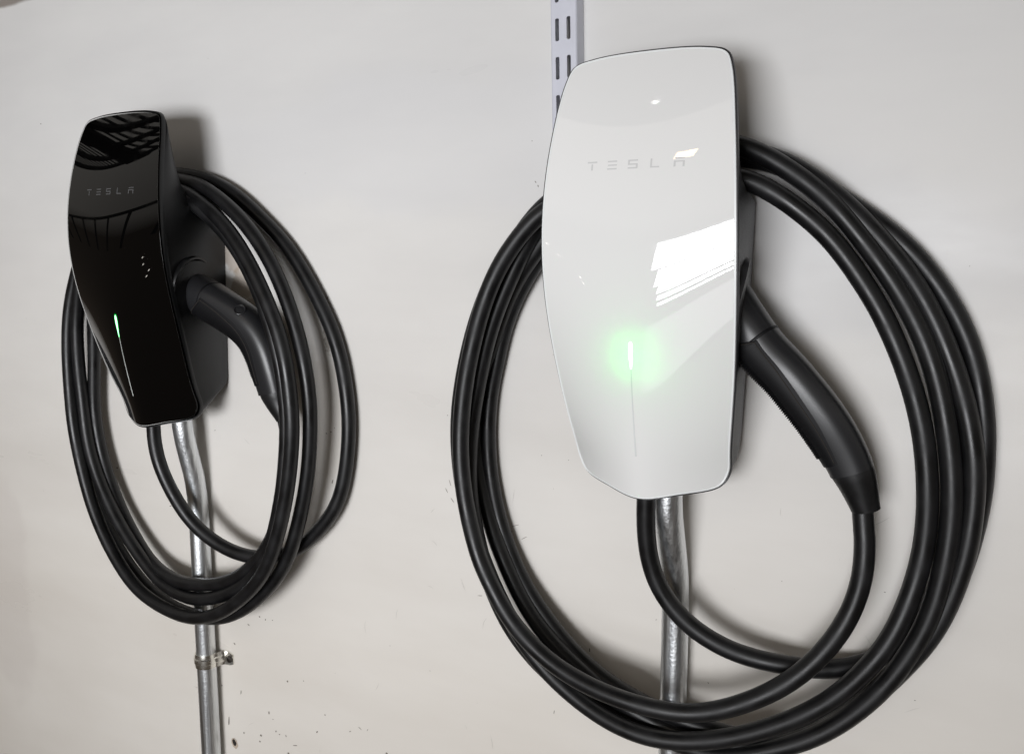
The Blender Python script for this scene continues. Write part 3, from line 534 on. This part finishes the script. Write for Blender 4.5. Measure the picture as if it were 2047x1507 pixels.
# front z -> (rear z, rear depth)
REAR = [(.345, .3335, .0690), (.336, .3325, .0690), (.328, .3270, .0690), (.318, .3185, .0678), (.302, .3045, .0652), (.288, .2914, .0624), (.275, .2787, .0594),
        (.265, .2690, .0561), (.2565, .2593, .0512), (.250, .2510, .0430), (.246, .2455, .0310), (.243, .2430, .0160), (.240, .2405, .0030), (.236, .2370, .0004),
        (.230, .2300, .0004), (.056, .0540, .0004), (.048, .0480, .0015), (.040, .0440, .0045), (.030, .0415, .0090), (.016, .0400, .0115), (.0, .0400, .0115)]
RZ = np.array(REAR)[::-1]
def body_shell(material, parent):
    F0 = OUT + ON * .0007
    d0 = dface(OUT[:, 0], OUT[:, 1]) - .0024
    zf = OUT[:, 1]
    rz = np.interp(zf, RZ[:, 0], RZ[:, 1]); rb = np.interp(zf, RZ[:, 0], RZ[:, 2])
    rb = np.minimum(rb, d0 - .0045)
    w = WID(zf)
    xr = np.where(rz < .24, .0641 + .0254 * (rz - .15), .0634)
    frac = np.clip((d0 - rb) / d0, 0, 1)
    ratio = xr / w
    Rr = np.stack([OUT[:, 0] * ratio, rz], -1)
    V, F = [], []
    # columns from just behind the glass to the back
    cols = [(0, -.0004, -.0004), (0, -.0018, -.0002), (0, -.0018, .0006), (0, -.0010, .0008), (.0, .0016, .0008), (.0, .0030, .0005), (.0, .0036, -.0012)]
    steps = [0.0] + [.14, .3, .5, .7, .88, .96, 1.0]
    ringsV = []
    for (_, back, off) in cols:
        P = OUT + ON * off
        ringsV.append(np.stack([P[:, 0], -(d0 - np.minimum(back, (d0 - rb) * .5)), P[:, 1]], -1))
    start = ringsV[-1]
    end = np.stack([Rr[:, 0], -rb, Rr[:, 1]], -1)
    for s in steps[1:]:
        ss = s
        q = start * (1 - ss) + end * ss
        bulge = .0022 * math.sin(math.pi * ss)
        q[:, 0] += np.sign(OUT[:, 0]) * bulge * np.clip(np.abs(ON[:, 0]), 0, 1)
        if s == 1.0:
            q[:, 0] *= .992
        ringsV.append(q)
    for r_ in ringsV: V += list(r_)
    n = NO_
    for k in range(len(ringsV) - 1):
        for j in range(n):
            F.append((k * n + j, k * n + (j + 1) % n, (k + 1) * n + (j + 1) % n, (k + 1) * n + j))
    b = (len(ringsV) - 1) * n
    for j in range(n // 2):
        i0, i1, m0, m1 = j, j + 1, (n - j) % n, (n - j - 1) % n
        q = [b + i0, b + i1, b + m1, b + m0]
        q = list(dict.fromkeys(q))
        if len(q) >= 3: F.append(tuple(q))
    bm = bmesh.new()
    bv = [bm.verts.new(tuple(map(float, v))) for v in V]
    for f in F:
        try: bm.faces.new([bv[i] for i in f])
        except ValueError: pass
    return bm_obj('body', bm, material, parent, angle=R(32))

def on_face(name, polys, material, parent, lift=.00018, div=6):
    V, F = [], []
    for (x0, x1, z0, z1) in polys:
        base = len(V)
        for i in range(div + 1):
            for k in range(div + 1):
                x = x0 + (x1 - x0) * i / div; z = z0 + (z1 - z0) * k / div
                V.append((x, -float(dface(np.array(x), np.array(z))) - lift, z))
        for i in range(div):
            for k in range(div):
                a = base + i * (div + 1) + k
                F.append((a, a + div + 1, a + div + 2, a + 1))
    return mesh_obj(name, V, F, material, parent)

LET = {
    'T': [(0, 1, .83, 1), (.41, .59, 0, .70)],
    'E': [(0, 1, .84, 1), (.05, 1, .42, .57), (0, 1, 0, .16)],
    'S': [(0, 1, .84, 1), (0, .18, .57, .84), (0, 1, .42, .57), (.82, 1, .16, .42), (0, 1, 0, .16)],
    'L': [(0, .18, 0, 1), (.18, 1, 0, .16)],
    'A': [(.08, 1, .86, 1), (0, 1, .50, .65), (0, .18, 0, .50), (.82, 1, 0, .50)],
}
LETX = [('T', 0, .104), ('E', .218, .318), ('S', .434, .534), ('L', .662, .754), ('A', .893, 1.0)]

def lettering(material, parent):
    x0, wd, z0, ht = -.0385, .0765, .2568, .0066
    for ch, a, b in LETX:
        lx, lw = x0 + wd * a, wd * (b - a)
        on_face('letter', [(lx + lw * p, lx + lw * q, z0 + ht * r_, z0 + ht * s_) for p, q, r_, s_ in LET[ch]], material, parent, div=3)

def strip_on_face(name, z0, z1, wfun, material, parent, lift=.0002, n=40):
    V, F = [], []
    for i in range(n + 1):
        t = i / n; z = z0 + (z1 - z0) * t; w = wfun(t)
        for x in (-w, -w * .5, 0, w * .5, w):
            V.append((x, -float(dface(np.array(x), np.array(z))) - lift, z))
    for i in range(n):
        for k in range(4):
            a = i * 5 + k; F.append((a, a + 1, a + 6, a + 5))
    return mesh_obj(name, V, F, material, parent)

def connector(C, parent, btn, girth):
    """plug and handle along the centreline C, from the holster to the cable"""
    P = resample(catmull(C, 12), .0022)
    d0 = P[1] - P[0]; d0 /= np.linalg.norm(d0)
    lead = np.array([P[0] - d0 * q for q in np.arange(.016, .0005, -.0022)])
    P = np.concatenate([lead, P])
    P = smooth_path(P, 3)
    s = np.r_[0, np.cumsum(np.linalg.norm(np.diff(P, axis=0), axis=1))]
    tot = s[-1]
    T, _, _ = frames(P)
    # "upper" direction: away from the ribbed underside, square to the handle and parallel to the wall
    up = np.cross(T, np.array([0, 1.0, 0])); up /= np.linalg.norm(up, axis=1)[:, None]
    if up[len(up) // 2][0] < 0: up = -up
    side = np.cross(T, up)
    if side[0][1] > 0: side = -side                       # side = towards the viewer
    body_end = tot - .031
    f = s / body_end
    ru = np.interp(s, [0, .03, .06, .10, body_end - .02, body_end], [.0205, .0200, .0189, .0189, .0180, .0160])
    rs = np.interp(s, [0, .03, .06, .10, body_end - .02, body_end], [.0200, .0190, .0168, .0160, .0152, .0140])
    k = smooth_path(np.stack([ru * girth, rs * girth, 0 * ru], -1), 5); ru, rs = k[:, 0], k[:, 1]
    nb = int(np.searchsorted(s, body_end))
    SID = 36
    a = np.linspace(0, 2 * np.pi, SID, endpoint=False)
    def section(i, gu=1.0, gs=1.0, p=2.5):
        ca, sa = np.cos(a), np.sin(a)
        # flatter flanks and a soft ridge along the top
        cx = np.sign(ca) * np.abs(ca) ** (2 / p); sx = np.sign(sa) * np.abs(sa) ** (2 / p)
        return P[i] + up[i] * (ru[i] * gu * cx)[:, None] + side[i] * (rs[i] * gs * sx)[:, None]
    V, F = [], []
    for i in range(nb + 1):
        V += list(section(i, p=2.0 + .5 * min(1, s[i] / .05)))
    for i in range(nb):
        for j in range(SID):
            F.append((i * SID + j, i * SID + (j + 1) % SID, (i + 1) * SID + (j + 1) % SID, (i + 1) * SID + j))
    F.append(tuple(range(SID))); F.append(tuple(nb * SID + j for j in range(SID)))
    bm = bmesh.new(); bv = [bm.verts.new(tuple(map(float, v))) for v in V]
    for q in F: bm.faces.new([bv[i] for i in q])
    con = bm_obj('connector', bm, M_GRIP, parent, angle=R(50))
    # underside insert: a thin shell proud of the handle, its lower rim ribbed
    i0, i1 = int(np.searchsorted(s, .030)), int(np.searchsorted(s, body_end - .012))
    V, F = [], []
    na = 17
    step = np.linspace(s[i0], s[i1], 260)
    for q, sq in enumerate(step):
        i = min(int(np.searchsorted(s, sq)), len(P) - 2)
        t_ = np.array([np.interp(sq, s, P[:, c]) for c in range(3)])
        u_, v_ = up[i], side[i]
        uu, vv_ = np.interp(sq, s, ru), np.interp(sq, s, rs)
        fr = (sq - step[0]) / (step[-1] - step[0])
        half = R(112) * min(1, (fr + .02) * 9) ** .5 * (1 - .25 * fr)
        for m_ in range(na):
            an = math.pi - half + 2 * half * m_ / (na - 1)
            ca, sa = math.cos(an), math.sin(an)
            p_ = 2.5
            cx = math.copysign(abs(ca) ** (2 / p_), ca); sx = math.copysign(abs(sa) ** (2 / p_), sa)
            lift = -.0006 if m_ in (0, na - 1) else .0008
            if 5 <= m_ <= na - 6 and .05 < fr < .93:
                lift += .0014 * (.5 + .5 * math.cos(q * 2 * math.pi / 4.0))
            V.append(t_ + u_ * (uu + lift) * cx + v_ * (vv_ + lift) * sx)
    INS = [np.array(q) for q in V]
    for q in range(len(step) - 1):
        for m_ in range(na - 1):
            F.append((q * na + m_, q * na + m_ + 1, (q + 1) * na + m_ + 1, (q + 1) * na + m_))
    bm = bmesh.new(); bv = [bm.verts.new(tuple(map(float, v))) for v in V]
    for q in F: bm.faces.new([bv[i] for i in q])
    bm_obj('grip_insert', bm, M_GRIPDARK, con, angle=R(35))
    V, F = [], []
    for m_ in (1, na - 2):
        line = np.array([np.array(bvv) for bvv in [INS[q * na + m_] for q in range(0, len(step), 4)]])
        v_, f_ = tube(line, .00042, 6)
        F += [tuple(i + len(V) for i in q) for q in f_]; V += list(v_)
    mesh_obj('seam', V, F, M_HOLE, con)
    # seam ring round the nose
    isn = int(np.searchsorted(s, .040))
    V, F = [], []
    for q, (g, ds) in enumerate(((1.0, -.0012), (1.012, -.0008), (1.012, .0008), (1.0, .0012))):
        V += list(section(isn, g, g) + T[isn] * ds)
    for q in range(3):
        for j in range(SID): F.append((q * SID + j, q * SID + (j + 1) % SID, (q + 1) * SID + (j + 1) % SID, (q + 1) * SID + j))
    bm = bmesh.new(); bv = [bm.verts.new(tuple(map(float, v))) for v in V]
    for q in F: bm.faces.new([bv[i] for i in q])
    bm_obj('seam_ring', bm, M_GRIPDARK, con)
    # release button on the outer side
    ib = int(np.searchsorted(s, .088))
    dirn = up[ib] * math.cos(R(btn)) + side[ib] * math.sin(R(btn))
    dirn /= np.linalg.norm(dirn)
    cb, sb = abs(math.cos(R(btn))) ** .8, math.copysign(abs(math.sin(R(btn))) ** .8, btn)
    cpt = P[ib] + up[ib] * ru[ib] * cb + side[ib] * rs[ib] * sb
    e1 = T[ib]; e2 = np.cross(dirn, e1); e2 /= np.linalg.norm(e2)
    V, F = [], []; nb_ = 24
    prof = [(.0064, -.002), (.0064, .0003), (.0058, .0007), (.0051, .0004), (.0048, -.0004), (.0, -.0001)]
    for (r_, h) in prof:
        for j in range(nb_):
            t = 2 * math.pi * j / nb_
            V.append(cpt + dirn * h + (e1 * math.cos(t) + e2 * math.sin(t)) * max(r_, 1e-5))
    for q in range(len(prof) - 1):
        for j in range(nb_): F.append((q * nb_ + j, q * nb_ + (j + 1) % nb_, (q + 1) * nb_ + (j + 1) % nb_, (q + 1) * nb_ + j))
    bm = bmesh.new(); bv = [bm.verts.new(tuple(map(float, v))) for v in V]
    for q in F: bm.faces.new([bv[i] for i in q])
    bm_obj('button', bm, M_GRIP, con, angle=R(40))
    # strain relief: tapered collar with a slanted mouth
    V, F = [], []
    idxs = list(range(nb, len(P)))
    for i in idxs:
        fr = (s[i] - s[nb]) / (tot - s[nb])
        g = 1.0 - .012 if i == nb else 1.0
        r_u = np.interp(fr, [0, .12, .9, 1], [ru[nb] * .985, ru[nb] * .97, .0108, .0104])
        r_s = np.interp(fr, [0, .12, .9, 1], [rs[nb] * .985, rs[nb] * .97, .0106, .0102])
        shift = up[i] * (.0028 * fr)                       # upper edge stays straight
        ring = P[i] + shift + up[i] * (r_u * np.cos(a))[:, None] + side[i] * (r_s * np.sin(a))[:, None]
        V += list(ring)
    m_ = len(idxs)
    for q in range(m_ - 1):
        for j in range(SID): F.append((q * SID + j, q * SID + (j + 1) % SID, (q + 1) * SID + (j + 1) % SID, (q + 1) * SID + j))
    F.append(tuple((m_ - 1) * SID + j for j in range(SID)))
    bm = bmesh.new(); bv = [bm.verts.new(tuple(map(float, v))) for v in V]
    for q in F: bm.faces.new([bv[i] for i in q])
    bm_obj('strain_relief', bm, M_CABLE, con, angle=R(40))
    return con

def holster(C, material, parent):
    """scooped cup on the right flank that the plug sits in"""
    n = 64
    V, F = [], []
    prof = [(.0385, -.018), (.0362, -.0075), (.0346, -.0015), (.0334, .0), (.0314, .0002), (.0294, -.0018), (.0276, -.009), (.0245, -.026)]
    for (r_, h) in prof:
        for j in range(n):
            t = 2 * math.pi * j / n
            top = .5 + .5 * math.cos(t)                    # 1 at the top, 0 underneath
            d = .0505 + r_ * math.sin(t)
            V.append(np.array([.0640 + .235 * d + h - .016 * (1 - top) ** 1.3, -d, .157 + r_ * math.cos(t)]))
    for q in range(len(prof) - 1):
        for j in range(n): F.append((q * n + j, q * n + (j + 1) % n, (q + 1) * n + (j + 1) % n, (q + 1) * n + j))
    bm = bmesh.new(); bv = [bm.verts.new(tuple(map(float, v))) for v in V]
    for q in F: bm.faces.new([bv[i] for i in q])
    return bm_obj('holster', bm, material, parent, angle=R(45))

def cable(P, parent, seed):
    Q = resample(catmull(P, 8), .0035)
    Q = smooth_path(Q, 4.5)
    g = np.random.default_rng(seed)
    n = len(Q)
    wob = np.stack([np.convolve(g.normal(0, 1, n + 60), np.hanning(61) / 30, 'valid')[:n] for _ in range(3)], -1)
    Q[6:-6] += wob[6:-6] * .0006
    rad = .00775 + .00010 * np.convolve(g.normal(0, 1, n + 30), np.hanning(31) / 8, 'valid')[:n]
    V, F = tube(Q, rad, 18)
    return mesh_obj('cable', V, F, M_CABLE, parent)

def wall_charger(loc, plate_mat, shell_mat, print_mat, conn, cab, label, lit, seed, btn, edge_mat, thin, girth):
    root = empty('wall_charger', loc)
    tag(root, label, 'EV charger', 'wall chargers mounted side by side')
    body_shell(shell_mat, root)
    fp = face_plate(plate_mat, root, edge_mat, thin)
    lettering(print_mat, fp)
    lit(fp)
    holster(conn, shell_mat, root)
    connector(conn, root, btn, girth)
    cable(cab, root, seed)
    return root

E_CORE_W = emitter('status_led_white_green', (.80, 1.0, .84), 5.0)
E_CORE_B = emitter('status_led_green', (.30, 1.0, .42), 4.5)
E_HALO_B = emitter('status_led_green_halo', (.0, .55, .06), .55)
M_LINE_W = mat('grey_light_guide', (.70, .71, .71), .2)
M_LINE_B = mat('pale_light_guide', (.50, .52, .50), .3)

def taper(w0, w1, p=1.0):
    return lambda t: (w0 * (1 - t) ** p + w1 * (1 - (1 - t) ** p))

def lit_white(fp):
    strip_on_face('status_light', .1285, .1075, lambda t: .00125 * min(1, (t * 14) ** .5) * (1 if t < .55 else max(.25, 1 - (t - .55) * 1.65)), E_CORE_W, fp)
    strip_on_face('light_guide', .1075, .0367, lambda t: .00042 + .00030 * t, M_LINE_W, fp)
    l = bpy.data.lights.new('status_led', 'POINT'); l.energy = .085; l.color = (.0, 1.0, .06); l.shadow_soft_size = .003
    o = bpy.data.objects.new('status_led', l); link(o, fp)
    o.location = (0, -(float(dface(np.array(0.), np.array(.119))) - .0125), .119)

def lit_black(fp):
    strip_on_face('status_light_halo', .1300, .0990, lambda t: .0024 * min(1, (t * 10) ** .5) * max(.12, 1 - max(0, t - .35) * 1.4), E_HALO_B, fp, .00012)  # green halo round the light, painted as a dim emissive strip
    strip_on_face('status_light', .1283, .1040, lambda t: .00150 * min(1, (t * 8) ** .5) * max(.22, 1 - max(0, t - .35) * 1.25), E_CORE_B, fp, .0003)
    strip_on_face('light_guide', .1040, .0367, lambda t: .00034 + .00034 * t, M_LINE_B, fp, .0002)

DX = -0.5983
wc = wall_charger((0, 0, 0), M_WHITEGLASS, M_SHELL_GREY, M_PRINT_DARK, CONN_WHITE, CABLE_WHITE,
                  'white glass wall charger with glowing green light, black cable coiled round it', lit_white, 3, -75, M_EDGE_PALE, .15, .965)
bc = wall_charger((DX, 0, 0), M_BLACKGLASS, M_SHELL, M_PRINT_LIGHT, CONN_BLACK, CABLE_BLACK,
                  'glossy black wall charger with thin green light, black cable coiled round it', lit_black, 11, 40, M_EDGE_GREY, 1.0, 1.07)

# ------------------------------------------------------------------ conduits
def conduit(loc, pts, label):
    P = resample(catmull(pts, 14), .004)
    # a little flattening in the bend is what a pipe bender leaves
    V, F = tube(P, .0117, 32, ref=(1, 0, 0))
    o = mesh_obj('conduit_pipe', V, F, M_STEEL)
    o.location = loc
    return tag(o, label, 'pipe', 'steel conduits below the chargers')

conduit((.0128, 0, 0), [(0, -.0420, .030), (0, -.0415, .006), (0, -.0385, -.020), (0, -.0300, -.046), (0, -.0212, -.072), (0, -.0160, -.098), (0, -.0146, -.125), (0, -.0146, -.20), (0, -.0146, -.34), (0, -.0146, -.62)],
        'galvanised steel pipe running down the wall from the white charger')
conduit((DX + .0158, 0, 0), [(0, -.0345, .034), (0, -.0325, .010), (0, -.0300, -.015), (0, -.0250, -.040), (0, -.0190, -.066), (0, -.0158, -.092), (0, -.0147, -.120), (0, -.0147, -.20), (0, -.0147, -.34), (0, -.0147, -.75)],
        'galvanised steel pipe running down the wall from the black charger')

# one-hole strap clipped over the left pipe
def strap():
    root = empty('pipe_strap', (DX + .0158, 0, -.2985))
    tag(root, 'shiny one-hole metal strap clamping the left pipe to the wall', 'pipe clamp')
    yc, r0, r1, hh = -.0147, .0122, .0134, .0088
    prof = []                                            # outer then inner outline in the x/y plane
    arc = np.linspace(R(200), R(-12), 26)
    mid = [(math.cos(t), math.sin(t)) for t in arc]
    path = [(c * (r0 + r1) / 2, yc - s * (r0 + r1) / 2) for c, s in mid]
    path += [(.0142, -.0085), (.0152, -.0042), (.0170, -.0016), (.0195, -.0011), (.026, -.0011), (.032, -.0011)]
    path = np.array(path)
    t = np.gradient(path, axis=0); t /= np.linalg.norm(t, axis=1)[:, None]
    nrm = np.stack([t[:, 1], -t[:, 0]], -1)
    if nrm[0].dot(path[0] - np.array([0, yc])) < 0: nrm = -nrm
    zs = [(-hh, 0), (-hh * .72, .0003), (-hh * .42, .0003), (-hh * .30, .0013), (hh * .30, .0013), (hh * .42, .0003), (hh * .72, .0003), (hh, 0)]
    V, F = [], []
    n = len(path)
    for side in (1, -1):
        for (z, bead) in zs:
            for i in range(n):
                b = bead if i < 28 else 0
                zz = z
                if i >= n - 2:                           # clipped corners of the ear
                    zz = z * (.82 if i == n - 2 else .62)
                if i >= 26: zz = z * (1.0 if i < n - 2 else (.95 if i == n - 2 else .66))
                p = path[i] + nrm[i] * (.0006 * side + (b if side > 0 else b))
                V.append((p[0], p[1], zz))
    m = len(zs)
    def ix(s_, k, i): return (s_ * m + k) * n + i
    for s_ in (0, 1):
        for k in range(m - 1):
            for i in range(n - 1): F.append((ix(s_, k, i), ix(s_, k, i + 1), ix(s_, k + 1, i + 1), ix(s_, k + 1, i)))
    for k in (0, m - 1):
        for i in range(n - 1): F.append((ix(0, k, i), ix(0, k, i + 1), ix(1, k, i + 1), ix(1, k, i)))
    for i in (0, n - 1):
        for k in range(m - 1): F.append((ix(0, k, i), ix(0, k + 1, i), ix(1, k + 1, i), ix(1, k, i)))
    bm = bmesh.new(); bv = [bm.verts.new(tuple(map(float, v))) for v in V]
    for q in F: bm.faces.new([bv[i] for i in q])
    bm_obj('band', bm, M_ZINC, root, angle=R(28))
    # pan-head screw with a recessed drive
    bm = bmesh.new()
    prof = [(.0046, -.0017), (.0046, -.0027), (.0040, -.0038), (.0026, -.0043), (.0018, -.0043), (.0015, -.0032), (.00001, -.0032)]
    rings = []
    for r_, y in prof:
        rings.append([bm.verts.new((.0262 + r_ * math.cos(2 * math.pi * j / 20), y, r_ * math.sin(2 * math.pi * j / 20))) for j in range(20)])
    for a_, b_ in zip(rings, rings[1:]):
        for j in range(20): bm.faces.new((a_[j], a_[(j + 1) % 20], b_[(j + 1) % 20], b_[j]))
    bm_obj('screw', bm, M_SCREW, root, angle=R(35))
strap()

# ------------------------------------------------------------------ slotted shelf upright behind the white charger
def upright():
    root = empty('shelf_upright', (-.1000, 0, .39))
    tag(root, 'white slotted metal shelf upright on the wall above the white charger', 'shelf upright')
    root.rotation_euler = (0, R(-1.35), 0)
    hw, dep, th = .0125, .0150, .0012
    zlo, zhi = -.135, .42
    pitch, sw, sh = .0317, .0036, .0187
    cxs = (-.0058, .0050)
    # front web with real slots, corners eased
    bm = bmesh.new()
    fr = -dep
    def quad(x0, x1, z0, z1, y=fr):
        bm.faces.new([bm.verts.new(v) for v in ((x0, y, z0), (x1, y, z0), (x1, y, z1), (x0, y, z1))])
    zc0 = -.0060
    ks = [k for k in range(-20, 30) if zlo + .012 < zc0 + k * pitch < zhi - .012]
    edges = [-hw + .0022, cxs[0] - sw / 2, cxs[0] + sw / 2, cxs[1] - sw / 2, cxs[1] + sw / 2, hw - .0022]
    for a_, b_ in ((0, 1), (2, 3), (4, 5)): quad(edges[a_], edges[b_], zlo, zhi)
    for ci, cx in enumerate(cxs):
        x0, x1 = cx - sw / 2, cx + sw / 2
        zprev = zlo
        for k in ks:
            zc = zc0 + k * pitch + (.0004 if ci else 0)
            quad(x0, x1, zprev, zc - sh / 2)
            for (xs, sg) in ((x0, 1), (x1, -1)):            # eased corners
                for (zs_, sz) in ((zc - sh / 2, 1), (zc + sh / 2, -1)):
                    bm.faces.new([bm.verts.new(v) for v in ((xs, fr, zs_), (xs + sg * .0009, fr, zs_), (xs, fr, zs_ + sz * .0009))])
            for (xa, xb, za, zb) in ((x0, x0, zc - sh / 2, zc + sh / 2), (x1, x1, zc - sh / 2, zc + sh / 2), (x0, x1, zc - sh / 2, zc - sh / 2), (x0, x1, zc + sh / 2, zc + sh / 2)):
                bm.faces.new([bm.verts.new(v) for v in ((xa, fr, za), (xb, fr, zb), (xb, fr + th, zb), (xa, fr + th, za))])
            zprev = zc + sh / 2
        quad(x0, x1, zprev, zhi)
    bm_obj('slotted_web', bm, M_UPRIGHT, root, smooth=False)
    # folded flanges with a bend radius
    for sgn in (-1, 1):
        bm = bmesh.new()
        prof = [(hw - .0022, fr)]
        for q in range(1, 6):
            t = R(q * 18); prof.append((hw - .0022 + .0022 * math.sin(t), fr + .0022 - .0022 * math.cos(t)))
        prof += [(hw, -.0002), (hw - th, -.0002), (hw - th, fr + .0022), (hw - .0022, fr + th)]
        lo = [bm.verts.new((sgn * x, y, zlo)) for x, y in prof]; hi = [bm.verts.new((sgn * x, y, zhi)) for x, y in prof]
        n = len(prof)
        for j in range(n): bm.faces.new((lo[j], lo[(j + 1) % n], hi[(j + 1) % n], hi[j]))
        bm.faces.new(lo); bm.faces.new(hi)
        bm_obj('flange', bm, M_UPRIGHT, root, angle=R(30))
upright()

# ------------------------------------------------------------------ shed roof framing, seen mirrored in the glossy plates
bm = bmesh.new()
def bar(x0, x1, y0, y1, z0, z1):
    v = [bm.verts.new(p) for p in ((x0, y0, z0), (x1, y0, z0), (x1, y1, z0), (x0, y1, z0), (x0, y0, z1), (x1, y0, z1), (x1, y1, z1), (x0, y1, z1))]
    for f in ((0, 1, 2, 3), (7, 6, 5, 4), (0, 4, 5, 1), (1, 5, 6, 2), (2, 6, 7, 3), (3, 7, 4, 0)): bm.faces.new([v[i] for i in f])
for y, w in ((-2.86, .07), (-2.56, .07), (-2.26, .07), (-1.96, .07)):                # purlins
    bar(-9.0, -2.75, y - w / 2, y + w / 2, 2.36, 2.42)
for k in range(56):                                                                # corrugation ribs
    x = -9.0 + k * .112
    bar(x, x + .026, -2.9, -1.7, 2.44, 2.455)
bar(-4.75, -4.40, -2.86, -1.7, 2.30, 2.35)                                          # tie beams
bar(-3.35, -3.20, -2.60, -1.7, 2.30, 2.35)
bar(-9.0, -3.0, -3.25, -3.20, 1.05, 1.12)                                           # window rails and posts on the far side
for k in range(7): bar(-9.0 + k * 1.0, -8.93 + k * 1.0, -3.25, -3.20, .3, 1.05)
# unseen corrugated roof sheet, added to block world light from overhead
sheet = bmesh.new()
nx = 120
lo = [sheet.verts.new((-2.6 + 6.0 * k / nx, .1, 2.2 + .02 * (k % 2))) for k in range(nx + 1)]
hi = [sheet.verts.new((-2.6 + 6.0 * k / nx, -2.9, 2.45 + .02 * (k % 2))) for k in range(nx + 1)]
for k in range(nx): sheet.faces.new((lo[k], lo[k + 1], hi[k + 1], hi[k]))
so = bm_obj('roof_light_blocker', sheet, mat('grey_roof_blocker', (.42, .42, .42), .6), None, smooth=False)
tag(so, kind='structure')
roof = bm_obj('roof_frame', bm, mat('roof_steel', (.03, .03, .03), .6), None, smooth=False)
tag(roof, kind='structure')
